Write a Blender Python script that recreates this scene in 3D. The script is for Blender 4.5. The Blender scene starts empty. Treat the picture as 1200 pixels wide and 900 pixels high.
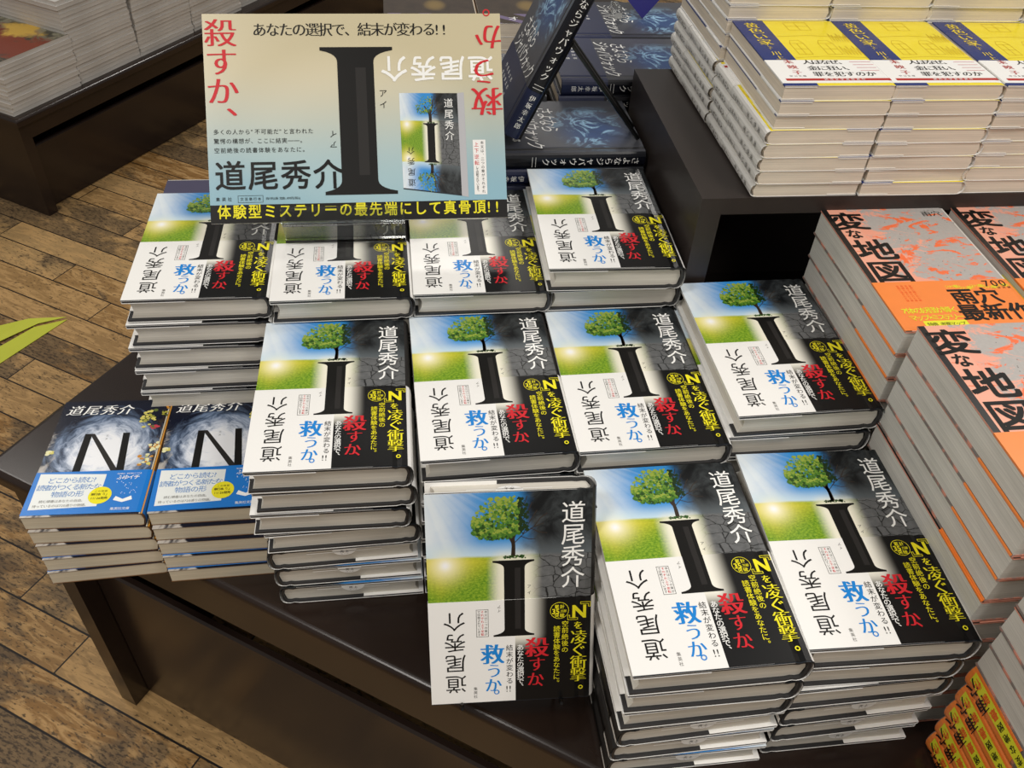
import bpy, math, random
from mathutils import Vector, Matrix
random.seed(7)
SC = bpy.context.scene
COL = SC.collection
R = math.radians
# ------------------------------------------------------------------ camera
cd = bpy.data.cameras.new('camera'); cam = bpy.data.objects.new('camera', cd); COL.objects.link(cam)
cd.sensor_fit = 'HORIZONTAL'; cd.sensor_width = 36.0; cd.lens = 36.0 * 1020.0 / 1200.0
cd.clip_start = 0.02
EYE = 1.27
def cam_axes(pitch=42.741, roll=3.849, yaw=9.3):
    p, r, a = R(pitch), R(roll), R(yaw)
    right = Vector((1, 0, 0)); fwd = Vector((0, math.cos(p), -math.sin(p))); up = Vector((0, math.sin(p), math.cos(p)))
    rr = right * math.cos(r) + up * math.sin(r); uu = up * math.cos(r) - right * math.sin(r)
    rot = Matrix.Rotation(-a, 3, 'Z')
    return rot @ rr, rot @ uu, rot @ fwd
cr, cu, cf = cam_axes()
cam.matrix_world = Matrix(((cr.x, cu.x, -cf.x, 0), (cr.y, cu.y, -cf.y, 0), (cr.z, cu.z, -cf.z, EYE), (0, 0, 0, 1)))
SC.camera = cam
# ------------------------------------------------------------------ light and exposure
SC.view_settings.view_transform = 'Standard'
SC.view_settings.look = 'None'
SC.view_settings.gamma = 1.0
SC.view_settings.use_curve_mapping = False
SC.view_settings.exposure = -0.05
W_ = bpy.data.worlds.new('shop_air'); SC.world = W_; W_.use_nodes = True
W_.node_tree.nodes['Background'].inputs[0].default_value = (1.0, 0.95, 0.88, 1)
W_.node_tree.nodes['Background'].inputs[1].default_value = 0.24
def ceiling_light(x, y, sx, sy, power, colour=(1, 0.955, 0.895)):
    l = bpy.data.lights.new('ceiling_light', 'AREA'); l.shape = 'RECTANGLE'; l.size = sx; l.size_y = sy
    l.energy = power; l.color = colour
    o = bpy.data.objects.new('ceiling_light', l); COL.objects.link(o); o.location = (x, y, 2.75)
for lx, ly, lw in ((1.1, -0.2, 24), (-1.1, -0.1, 24), (0.2, 3.9, 30), (0.1, -1.7, 20), (1.9, 1.5, 14), (-1.7, 2.3, 11)):
    ceiling_light(lx, ly, 0.6, 0.6, lw)
# ------------------------------------------------------------------ node helpers
class X:
    def __init__(s, t, k): s.t = t; s.k = k
    def _m(s, op, o, rev=False):
        n = s.t.nodes.new('ShaderNodeMath'); n.operation = op
        ab = (o, s) if rev else (s, o)
        for i, v in enumerate(ab):
            if isinstance(v, X): s.t.links.new(v.k, n.inputs[i])
            else: n.inputs[i].default_value = v
        return X(s.t, n.outputs[0])
    def __add__(s, o): return s._m('ADD', o)
    def __radd__(s, o): return s._m('ADD', o)
    def __sub__(s, o): return s._m('SUBTRACT', o)
    def __rsub__(s, o): return s._m('SUBTRACT', o, True)
    def __mul__(s, o): return s._m('MULTIPLY', o)
    def __rmul__(s, o): return s._m('MULTIPLY', o)
    def __truediv__(s, o): return s._m('DIVIDE', o)
    def abs(s): return s._m('ABSOLUTE', 0.0)
    def max(s, o): return s._m('MAXIMUM', o)
    def min(s, o): return s._m('MINIMUM', o)
    def pw(s, o): return s._m('POWER', o)
    def frac(s): return s._m('FRACT', 0.0)
    def gt(s, o): return s._m('GREATER_THAN', o)
    def lt(s, o): return s._m('LESS_THAN', o)
    def sm(s, a, b):
        n = s.t.nodes.new('ShaderNodeMapRange'); n.interpolation_type = 'SMOOTHSTEP'
        s.t.links.new(s.k, n.inputs[0]); n.inputs[1].default_value = a; n.inputs[2].default_value = b
        return X(s.t, n.outputs[0])
class G:
    """one material's node tree"""
    def __init__(s, t): s.t = t
    def uv(s):
        n = s.t.nodes.new('ShaderNodeUVMap'); return s.split(X(s.t, n.outputs[0]))
    def obj(s):
        n = s.t.nodes.new('ShaderNodeTexCoord'); return s.split(X(s.t, n.outputs['Object']))
    def split(s, v):
        n = s.t.nodes.new('ShaderNodeSeparateXYZ'); s.t.links.new(v.k, n.inputs[0])
        return [X(s.t, o) for o in n.outputs]
    def vec(s, x, y, z=0.0):
        n = s.t.nodes.new('ShaderNodeCombineXYZ')
        for i, v in enumerate((x, y, z)):
            if isinstance(v, X): s.t.links.new(v.k, n.inputs[i])
            else: n.inputs[i].default_value = v
        return X(s.t, n.outputs[0])
    def noise(s, v, scale=5.0, detail=3.0, rough=0.55, dist=0.0):
        n = s.t.nodes.new('ShaderNodeTexNoise'); s.t.links.new(v.k, n.inputs['Vector'])
        n.inputs['Scale'].default_value = scale; n.inputs['Detail'].default_value = detail
        n.inputs['Roughness'].default_value = rough; n.inputs['Distortion'].default_value = dist
        return X(s.t, n.outputs[0])
    def voro_edge(s, v, scale):
        n = s.t.nodes.new('ShaderNodeTexVoronoi'); n.feature = 'DISTANCE_TO_EDGE'; s.t.links.new(v.k, n.inputs['Vector'])
        n.inputs['Scale'].default_value = scale; return X(s.t, n.outputs['Distance'])
    def white(s, v):
        n = s.t.nodes.new('ShaderNodeTexWhiteNoise'); s.t.links.new(v.k, n.inputs['Vector']); return X(s.t, n.outputs['Value'])
    def col(s, c):
        n = s.t.nodes.new('ShaderNodeRGB'); n.outputs[0].default_value = (*c, 1); return X(s.t, n.outputs[0])
    def mix(s, f, a, b):
        n = s.t.nodes.new('ShaderNodeMix'); n.data_type = 'RGBA'
        if isinstance(f, X): s.t.links.new(f.k, n.inputs[0])
        else: n.inputs[0].default_value = f
        for i, v in ((6, a), (7, b)):
            if isinstance(v, X): s.t.links.new(v.k, n.inputs[i])
            else: n.inputs[i].default_value = (*v, 1)
        return X(s.t, n.outputs[2])
def lin(h):
    """hex sRGB -> linear"""
    c = [int(h[i:i + 2], 16) / 255 for i in (0, 2, 4)]
    return tuple(v / 12.92 if v <= 0.04045 else ((v + 0.055) / 1.055) ** 2.4 for v in c)
def mat(name, c=None, rough=0.5, fn=None, spec=0.5, metal=0.0, trans=0.0, coat=0.0):
    m = bpy.data.materials.new(name); m.use_nodes = True
    b = m.node_tree.nodes['Principled BSDF']
    b.inputs['Roughness'].default_value = rough; b.inputs['Specular IOR Level'].default_value = spec * (.4 if name.startswith('ink') else 1)
    b.inputs['Metallic'].default_value = metal; b.inputs['Transmission Weight'].default_value = trans
    b.inputs['Coat Weight'].default_value = coat; b.inputs['Coat Roughness'].default_value = 0.12
    if c is not None:
        b.inputs['Base Color'].default_value = (*(lin(c) if isinstance(c, str) else c), 1)
    if fn:
        r = fn(G(m.node_tree))
        if isinstance(r, tuple):
            r, rg = r; m.node_tree.links.new(rg.k, b.inputs['Roughness'])
        m.node_tree.links.new(r.k, b.inputs['Base Color'])
    return m
def speck(c, amt=0.12, scale=60.0):
    """plain colour with a faint procedural unevenness"""
    c = lin(c) if isinstance(c, str) else c
    def f(g):
        o = g.obj(); n = g.noise(g.vec(*o), scale, 2)
        return g.mix(n, tuple(v * (1 - amt) for v in c), tuple(min(1, v * (1 + amt)) for v in c))
    return f
# ------------------------------------------------------------------ mesh helpers
class MB:
    """collects faces with materials and uvs, then links ONE mesh object"""
    def __init__(s): s.v = []; s.f = []; s.m = []; s.uv = []; s.mats = []
    def mi(s, m):
        if m not in s.mats: s.mats.append(m)
        return s.mats.index(m)
    def face(s, pts, m, uv=None):
        b = len(s.v); s.v += [tuple(p) for p in pts]; s.f.append(tuple(range(b, b + len(pts))))
        s.m.append(s.mi(m)); s.uv.append(uv or [(0.0, 0.0)] * len(pts))
    def box(s, x0, x1, y0, y1, z0, z1, m, top=None):
        q = lambda *p: s.face(p, m)
        a, b, c, d = (x0, y0), (x1, y0), (x1, y1), (x0, y1)
        s.face([(*a, z1), (*b, z1), (*c, z1), (*d, z1)], top or m)
        q((*d, z0), (*c, z0), (*b, z0), (*a, z0))
        for p, r in ((a, b), (b, c), (c, d), (d, a)): q((*p, z0), (*r, z0), (*r, z1), (*p, z1))
    def prism_y(s, prof, y0, y1, m, cap=None):
        n = len(prof)
        for i in range(n):
            p, r = prof[i], prof[(i + 1) % n]
            s.face([(p[0], y0, p[1]), (p[0], y1, p[1]), (r[0], y1, r[1]), (r[0], y0, r[1])], m)
        s.face([(p[0], y0, p[1]) for p in prof], cap or m)
        s.face([(p[0], y1, p[1]) for p in reversed(prof)], cap or m)
    def strip(s, prof, y0, y1, th, mf, W, H):
        """a bent sheet: profile in xz, extruded along y, thickness inward (right of travel)"""
        n = len(prof); nr = []
        for i in range(n):
            a = prof[max(i - 1, 0)]; b = prof[min(i + 1, n - 1)]
            dx, dz = b[0] - a[0], b[1] - a[1]; l = math.hypot(dx, dz) or 1
            nr.append((dz / l, -dx / l))
        inn = [(p[0] + q[0] * th, p[1] + q[1] * th) for p, q in zip(prof, nr)]
        for i in range(n - 1):
            mo, mi_, me = mf(i)
            p, r, pi, ri = prof[i], prof[i + 1], inn[i], inn[i + 1]
            U = lambda x, y: (x / W + 0.5, y / H + 0.5)
            s.face([(p[0], y0, p[1]), (r[0], y0, r[1]), (r[0], y1, r[1]), (p[0], y1, p[1])], mo,
                   [U(p[0], y0), U(r[0], y0), U(r[0], y1), U(p[0], y1)])
            s.face([(pi[0], y1, pi[1]), (ri[0], y1, ri[1]), (ri[0], y0, ri[1]), (pi[0], y0, pi[1])], mi_)
            s.face([(p[0], y0, p[1]), (pi[0], y0, pi[1]), (ri[0], y0, ri[1]), (r[0], y0, r[1])], me)
            s.face([(p[0], y1, p[1]), (r[0], y1, r[1]), (ri[0], y1, ri[1]), (pi[0], y1, pi[1])], me)
        for i in (0, n - 1):
            me = mf(min(i, n - 2))[2]
            p, q = prof[i], inn[i]
            s.face([(p[0], y0, p[1]), (p[0], y1, p[1]), (q[0], y1, q[1]), (q[0], y0, q[1])], me)
    def rod(s, pts, r, m, n=8, closed=False):
        pts = [Vector(p) for p in pts]; rings = []
        for i, p in enumerate(pts):
            a = pts[max(i - 1, 0)]; b = pts[min(i + 1, len(pts) - 1)]
            t = (b - a).normalized(); u = t.cross(Vector((0, 0, 1)))
            if u.length < 1e-3: u = t.cross(Vector((0, 1, 0)))
            u.normalize(); w = t.cross(u)
            rings.append([p + u * (r * math.cos(2 * math.pi * k / n)) + w * (r * math.sin(2 * math.pi * k / n)) for k in range(n)])
        for i in range(len(rings) - 1):
            for k in range(n): s.face([rings[i][k], rings[i][(k + 1) % n], rings[i + 1][(k + 1) % n], rings[i + 1][k]], m)
        s.face(list(reversed(rings[0])), m); s.face(rings[-1], m)
    def build(s, name, parent=None, smooth=False):
        me = bpy.data.meshes.new(name); me.from_pydata(s.v, [], s.f)
        for m in s.mats: me.materials.append(m)
        me.polygons.foreach_set('material_index', s.m)
        u = me.uv_layers.new(name='UVMap'); flat = [c for f in s.uv for p in f for c in p]
        u.data.foreach_set('uv', flat)
        if smooth: me.polygons.foreach_set('use_smooth', [True] * len(s.f))
        me.update()
        o = bpy.data.objects.new(name, me); COL.objects.link(o)
        if parent: o.parent = parent
        return o
def empty(name, loc=(0, 0, 0), rz=0.0):
    o = bpy.data.objects.new(name, None); COL.objects.link(o); o.location = loc; o.rotation_euler = (0, 0, rz)
    o.empty_display_size = 0.02
    return o
def tag(o, label, cat, group=None, kind=None):
    o['label'] = label; o['category'] = cat
    if group: o['group'] = group
    if kind: o['kind'] = kind
    return o
def copy_tree(o, parent=None, skip=()):
    c = o.copy(); COL.objects.link(c); c.parent = parent
    for ch in list(o.children):
        if ch.name.split('.')[0] in skip: continue
        copy_tree(ch, c, skip)
    return c
# ------------------------------------------------------------------ lettering (built-in font turned into flat mesh shapes)
GL = {}
def glyph(ch, off):
    k = (ch, off)
    if k not in GL:
        c = bpy.data.curves.new('glyph', 'FONT'); c.body = ch; c.size = 1; c.resolution_u = 3
        c.dimensions = '2D'; c.fill_mode = 'BOTH'; c.offset = off
        o = bpy.data.objects.new('glyph', c); COL.objects.link(o)
        dg = bpy.context.evaluated_depsgraph_get(); dg.update()
        me = bpy.data.meshes.new_from_object(o.evaluated_get(dg))
        GL[k] = ([(v.co.x, v.co.y) for v in me.vertices], [tuple(p.vertices) for p in me.polygons])
        bpy.data.objects.remove(o); bpy.data.curves.remove(c); bpy.data.meshes.remove(me)
    return GL[k]
TURN = 'ー『』―（）'
class Sheet:
    """a printed face: u from the left, v from the top, 0..1, on a plane origin + ex, ey"""
    def __init__(s, mb, W, H, o=(0, 0, 0), ex=(1, 0, 0), ey=(0, 1, 0)):
        s.mb = mb; s.W = W; s.H = H; s.o = Vector(o); s.ex = Vector(ex); s.ey = Vector(ey); s.n = s.ex.cross(s.ey)
    def P(s, u, v, lift=0.0): return s.o + s.ex * ((u - 0.5) * s.W) + s.ey * ((0.5 - v) * s.H) + s.n * lift
    def poly(s, pts, m, lift=0.0): s.mb.face([s.P(u, v, lift) for u, v in pts], m, [(u, 1 - v) for u, v in pts])
    def rect(s, u0, v0, u1, v1, m, lift=0.0): s.poly([(u0, v1), (u1, v1), (u1, v0), (u0, v0)], m, lift)
    def frame(s, u0, v0, u1, v1, t, m, lift=0.0):
        tv = t * s.W / s.H
        s.rect(u0, v0, u1, v0 + tv, m, lift); s.rect(u0, v1 - tv, u1, v1, m, lift)
        s.rect(u0, v0, u0 + t, v1, m, lift); s.rect(u1 - t, v0, u1, v1, m, lift)
    def disc(s, u, v, r, m, lift=0.0, n=20, ry=None):
        ry = ry or r
        s.poly([(u + r / s.W * math.cos(-2 * math.pi * k / n), v + ry / s.H * math.sin(-2 * math.pi * k / n)) for k in range(n)], m, lift)
    def ring(s, u, v, r, t, m, lift=0.0, n=20):
        for k in range(n):
            a, b = 2 * math.pi * k / n, 2 * math.pi * (k + 1) / n
            s.poly([(u + q / s.W * math.cos(w), v + q / s.H * math.sin(w)) for q, w in ((r, a), (r - t, a), (r - t, b), (r, b))], m, lift)
    def line(s, pts, w, m, lift=0.0):
        for (a, b), (c, d) in zip(pts, pts[1:]):
            dx, dy = (c - a) * s.W, (d - b) * s.H; l = math.hypot(dx, dy) or 1
            nx, ny = -dy / l * w / 2 / s.W, dx / l * w / 2 / s.H
            s.poly([(a + nx, b + ny), (c + nx, d + ny), (c - nx, d - ny), (a - nx, b - ny)], m, lift)
    def ch(s, c, u, v, em, m, off=0.0, rot=0.0, sx=1.0, sy=1.0, lift=0.0001, ming=False, shear=0.0, vert=False, cw=1.0):
        """one character with the middle of its cell at u, v; em in metres"""
        if c in ' 　': return
        vs, fs = glyph(c, (-.006 if off > .006 else -.013) if ming else 0.0)
        r = rot + (-90 if (vert and c in TURN) else 0)
        dx = dy = 0.0
        if vert and c in '、。': dx, dy = 0.55, 0.55
        ca, sa = math.cos(R(r)), math.sin(R(r))
        if ming: m_ = .026 + off * .7; sh_ = [(-m_, 0), (0, 0), (m_, 0)]
        elif off > 0: sh_ = [(0, 0)] + [(off * i, off * j) for i in (-1, 1) for j in (-1, 1)]
        else: sh_ = [(0, 0)]
        for k_, (shx, shy) in enumerate(sh_):
            pts = []
            for x, y in vs:
                x = x - cw / 2 + dx + shx; y = y - 0.38 + dy + shy
                x += shear * y; x *= sx; y *= sy
                x, y = x * ca - y * sa, x * sa + y * ca
                pts.append(s.P(u, v, lift + k_ * 1.2e-5) + s.ex * (x * em) + s.ey * (y * em))
            b = len(s.mb.v); s.mb.v += [tuple(p) for p in pts]; mi = s.mb.mi(m)
            for f in fs:
                s.mb.f.append(tuple(b + i for i in f)); s.mb.m.append(mi); s.mb.uv.append([(0, 0)] * len(f))
    def vtext(s, t, u, v0, v1, em, m, **k):
        """vertical column, first cell centred at v0 and last at v1"""
        n = len(t)
        for i, c in enumerate(t):
            s.ch(c, u, v0 if n == 1 else v0 + (v1 - v0) * i / (n - 1), em, m, vert=True, **k)
    def htext(s, t, u0, u1, v, em, m, **k):
        """horizontal line stretched to run from u0 to u1"""
        wd = [0.56 if ord(c) < 256 else 1.0 for c in t]; tot = sum(wd); x = 0; flip = -1 if k.get('rot', 0) == 180 else 1
        for c, w in zip(t, wd):
            f = (x + w / 2) / tot
            s.ch(c, u0 + (u1 - u0) * f, v, em, m, cw=w, **k); x += w
# ------------------------------------------------------------------ materials
paper_white = mat('paper_white', fn=speck('f4f3f0', .02), rough=.42)
ink_black = mat('ink_black', '171615', .38)
ink_grey = mat('ink_grey', '6c6a66', .45)
ink_red = mat('ink_red', 'd32a33', .4)
ink_blue = mat('ink_blue', '1f86d8', .4)
ink_yellow = mat('ink_yellow', 'f4e92a', .4)
ink_white = mat('ink_white', 'fbfbf8', .4)
ink_darkgrey = mat('ink_darkgrey', '2c2a29', .38)
def f_pages(c):
    def f(g):
        x, y, z = g.obj()
        n = g.noise(g.vec(x * 6, y * 6, z * 1700), 1.0, 2, .6)
        n2 = g.noise(g.vec(x * 14, y * 14, z * 90), 1.0, 2, .5)
        c0 = tuple(v * .80 for v in c); c1 = tuple(min(1, v * 1.10) for v in c)
        return g.mix((n * 0.6 + n2 * 0.4).sm(.3, .7), c0, c1)
    return f
pages_cool = mat('pages_cool', fn=f_pages(lin('d8d3c8')), rough=.8, spec=.2)
pages_warm = mat('pages_warm', fn=f_pages(lin('d3c9b3')), rough=.8, spec=.2)
pages_pale = mat('pages_pale', fn=f_pages(lin('e2d6c4')), rough=.8, spec=.2)
pages_grey = mat('pages_grey', fn=f_pages(lin('d6d3cb')), rough=.8, spec=.2)
board_black = mat('board_black', fn=speck('2a2a2c', .15), rough=.45)
def f_lacquer(g):
    x, y, z = g.obj()
    n = g.noise(g.vec(x * 3, y * 40, z * 40), 1.0, 4, .6); n2 = g.noise(g.vec(x, y, z), 6, 2)
    return g.mix(n * .6 + n2 * .4, lin('1c1310'), lin('2f231d')), n2 * .12 + .17
lacquer = mat('dark_brown_laminate', fn=f_lacquer, rough=.3)
def f_boxlam(g):
    x, y, z = g.obj()
    n = g.noise(g.vec(x * 40, y * 3, z * 40), 1.0, 4, .6)
    return g.mix(n, lin('241d1b'), lin('38302c')), n * .1 + .38
boxlam = mat('dark_box_laminate', fn=f_boxlam)
wire_black = mat('black_wire', '0c0c0d', .3)
acrylic = mat('clear_acrylic', (.95, .97, .97), .03, trans=1.0)
acrylic.node_tree.nodes['Principled BSDF'].inputs['IOR'].default_value = 1.49
# cover art: bright meadow on the left, cracked dark ground on the right (u right, v up)
def halo(g, u, v, cx, hw, v0, v1):
    dx = ((u - cx).abs() - hw).max(0.0); dy = ((v - (v0 + v1) / 2).abs() - (v1 - v0) / 2).max(0.0) * 1.45
    return (dx * dx + dy * dy).pw(.5)
def f_meadow(g):
    u, v, _ = g.uv()
    w = (v - .5).abs() + .5
    p = g.vec(u, w * 1.45, 0.0)
    nz = g.noise(p, 3.5, 5, .6)
    r = (u + (nz - .5) * .25).sm(.50, .66)
    ray = g.noise(g.vec(((u + .05) / (1.12 - w)), 0.3, 0.0), 3.0, 2)
    skyL = g.mix((u + (nz - .5) * .16 + (ray - .5) * .25).sm(-.02, .40), lin('e4edf2'), lin('3690d8'))
    skyL = g.mix(w.sm(.80, .70), skyL, lin('c9e2f0'))
    skyR = g.mix(g.noise(p, 6, 5, .65, .6).sm(.35, .75), lin('17191b'), lin('4b5052'))
    skyR = g.mix(w.sm(.82, .70), skyR, lin('5d6468'))
    grn = g.noise(g.vec(u * 60, w * 110, 0.0), 1.0, 3, .7)
    grass = g.mix(grn.sm(.3, .75), lin('54851a'), lin('9dbb36'))
    grass = g.mix(((u - .08).abs() * .8 + (w - .69).abs() * 1.9).sm(.40, .0), grass, lin('e3d53c'))
    cr = g.voro_edge(g.vec(u * 1.0 + (nz - .5) * .12, w * 2.6 + (nz - .5) * .2, 0.0), 9.0)
    gr = g.mix(cr.sm(.0, .045), lin('101010'), g.mix(g.noise(p, 25, 4), lin('4c4e4f'), lin('78797a')))
    hz = (w + (nz - .5) * .015).sm(.705, .72)
    left = g.mix(hz, grass, skyL); right = g.mix(hz, gr, skyR)
    c = g.mix(r, left, right)
    d = (u - .11) * (u - .11) + (w - .677) * (w - .677) * 2.1
    c = g.mix((d * -130.0)._m('EXPONENT', 0.0) * .85, c, lin('fff9d8'))
    c = g.mix((d * -1200.0)._m('EXPONENT', 0.0), c, lin('ffffff'))
    h = halo(g, u, v, .522, .07, .33, .68)
    return g.mix(v.lt(.012), g.mix(h.sm(.105, .0), c, lin('f4f0dc')), lin('23282f'))  # dark bottom strip: shade of the down-curving jacket edge, painted into the print
meadow = mat('meadow_and_cracked_earth_print', fn=f_meadow, rough=.33, spec=.3)
def f_obi(g):
    u, v, _ = g.uv()
    h = halo(g, u, v, .522, .07, .34, .70)
    dark = g.mix(h.sm(.135, .0), lin('0f0f10'), lin('f6f3e6'))
    return g.mix(u.gt(.525), lin('f3f2ef'), dark)
obi_print = mat('white_and_black_band_print', fn=f_obi, rough=.33, spec=.3)
leafs = [mat('leaf_print', c, .36) for c in ('274a16', '437424', '668f30', '98ac42', '1a3311', 'b0863a')]
bark = mat('bark_print', '33261b', .4)
# ------------------------------------------------------------------ the hardcover with the letter I
IW, IH, IT = .134, .194, .0258
def uprofile(W, T, bulge, zp, xl, flap=None, hinge=0.0, n=8, fh=.0026, low=True):
    pts = []
    if flap: pts += [(xl + flap, T - fh - .0008), (xl + .0004, T - fh - .0008), (xl, T - fh)]
    pts += [(xl, T - zp), (W / 2 - .030, T - zp), (W / 2 - .014, T - zp), (W / 2 - .010, T - zp - hinge), (W / 2 - .006, T - zp)]
    for k in range(1, n):
        a = math.pi / 2 - math.pi * k / n
        ca, sa = math.cos(a), math.sin(a)
        pts.append((W / 2 - .006 + (bulge + .006) * (abs(ca) ** .7), T / 2 + (T / 2 - zp) * (1 if sa >= 0 else -1) * abs(sa) ** .8))
    pts += [(W / 2 - .006, zp), (W / 2 - .010, zp + hinge), (W / 2 - .014, zp), (W / 2 - .030, zp), (xl, zp)]
    if flap and low: pts += [(xl, fh), (xl + .0004, fh + .0008), (xl + flap, fh + .0008)]
    return pts
def page_profile(W, T, b, xl, concave, xr):
    pts = []
    for k in range(7):
        a = k / 6
        pts.append((xl + concave * math.sin(math.pi * a), b + (T - 2 * b) * a))
    pts += [(xr, T - b), (xr + .002, T / 2), (xr, b)]
    return list(reversed(pts))
def serif_I(s, m, u0, u1, us0, us1, vt, vb, lift, part):
    """the big letter: part 'top' = upper serif and upper stem, 'bottom' = the rest, split at v = part value"""
    um = (us0 + us1) / 2; th = (vb - vt) * .022; br = (vb - vt) * .085
    kind, vs = part
    if kind in ('top', 'all'):
        s.rect(u0, vt, u1, vt + th, m, lift)
        L = [(u0, vt + th)]; Rr = [(u1, vt + th)]
        for k in range(1, 7):
            f = k / 6
            L.append((us0 - (us0 - u0) * (1 - f) ** 2.6, vt + th + br * f ** 1.2)); Rr.append((us1 + (u1 - us1) * (1 - f) ** 2.6, vt + th + br * f ** 1.2))
        for a, b, c, d in zip(L, L[1:], Rr[1:], Rr): s.poly([a, b, c, d], m, lift)
        s.rect(us0, vt + th + br, us1, vs if kind == 'top' else vb - th - br, m, lift)
    if kind in ('bottom', 'all'):
        s.rect(u0, vb - th, u1, vb, m, lift)
        L = [(u0, vb - th)]; Rr = [(u1, vb - th)]
        for k in range(1, 7):
            f = k / 6
            L.append((us0 - (us0 - u0) * (1 - f) ** 2.6, vb - th - br * f ** 1.2)); Rr.append((us1 + (u1 - us1) * (1 - f) ** 2.6, vb - th - br * f ** 1.2))
        for a, b, c, d in zip(L, L[1:], Rr[1:], Rr): s.poly([b, a, d, c], m, lift)
        if kind == 'bottom': s.rect(us0, vs, us1, vb - th - br, m, lift)
def tree(s, rnd, n=1500, flip=False, lift=.0001):
    F = (lambda u, v: (u, 1 - v)) if flip else (lambda u, v: (u, v))
    def leaf(u, v, q, m, l):
        a = rnd.random() * 6.28; pts = []
        for k in range(5):
            w = a + 6.28 * k / 5; rr = q * (.6 + .6 * rnd.random())
            pts.append(F(u + rr * math.cos(w), v + rr * .69 * math.sin(w)))
        s.poly(pts, m, l)
    def limb(pts, w): s.line([F(*p) for p in pts], w, bark, lift)
    limb([(.518, .292), (.519, .25), (.515, .21)], .0030); limb([(.512, .292), (.517, .24), (.508, .16)], .0024)
    limb([(.515, .235), (.47, .17), (.42, .13)], .0014); limb([(.516, .22), (.55, .15), (.57, .07)], .0014)
    for p in ([(.517, .235), (.58, .19), (.64, .16), (.70, .145)], [(.575, .192), (.62, .13), (.66, .085)], [(.55, .15), (.60, .10), (.63, .05)],
              [(.62, .165), (.67, .185), (.72, .19)], [(.64, .16), (.68, .12), (.72, .10)], [(.57, .07), (.59, .045), (.60, .02)], [(.56, .2), (.61, .215), (.65, .215)]):
        limb(p, .0006)
    blobs = [(.44, .080, .125, .058), (.39, .125, .12, .058), (.34, .165, .075, .034), (.51, .062, .09, .042), (.48, .13, .09, .055), (.39, .188, .095, .024), (.56, .095, .05, .055), (.56, .16, .05, .03), (.31, .14, .04, .03), (.47, .185, .06, .022)]
    for q in range(n):
        bu, bv, ru, rv = blobs[rnd.randrange(len(blobs))]
        a = rnd.random() * 6.28; d = rnd.random() ** .5
        u, v = bu + ru * d * math.cos(a), bv + rv * d * math.sin(a)
        if v < .018: continue
        k = (bv + rv * .3 - v) / rv + (bu - u) / ru * .3 + rnd.random() * 1.0
        m = leafs[4] if u > .55 else leafs[0] if k < .1 else leafs[1] if k < .6 else leafs[2] if k < 1.25 else leafs[3]
        if u < .33 and rnd.random() < .035: m = leafs[5]
        if u > .56 and rnd.random() < .5: continue
        leaf(u, v, (.005 if m is leafs[5] else .005 + .009 * rnd.random()), m, lift + .00002 + .00022 * q / n)
    for k in range(60):
        leaf(.46 + .13 * rnd.random(), .288 + .012 * rnd.random(), .006, leafs[rnd.choice((0, 1, 4))], lift)
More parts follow.
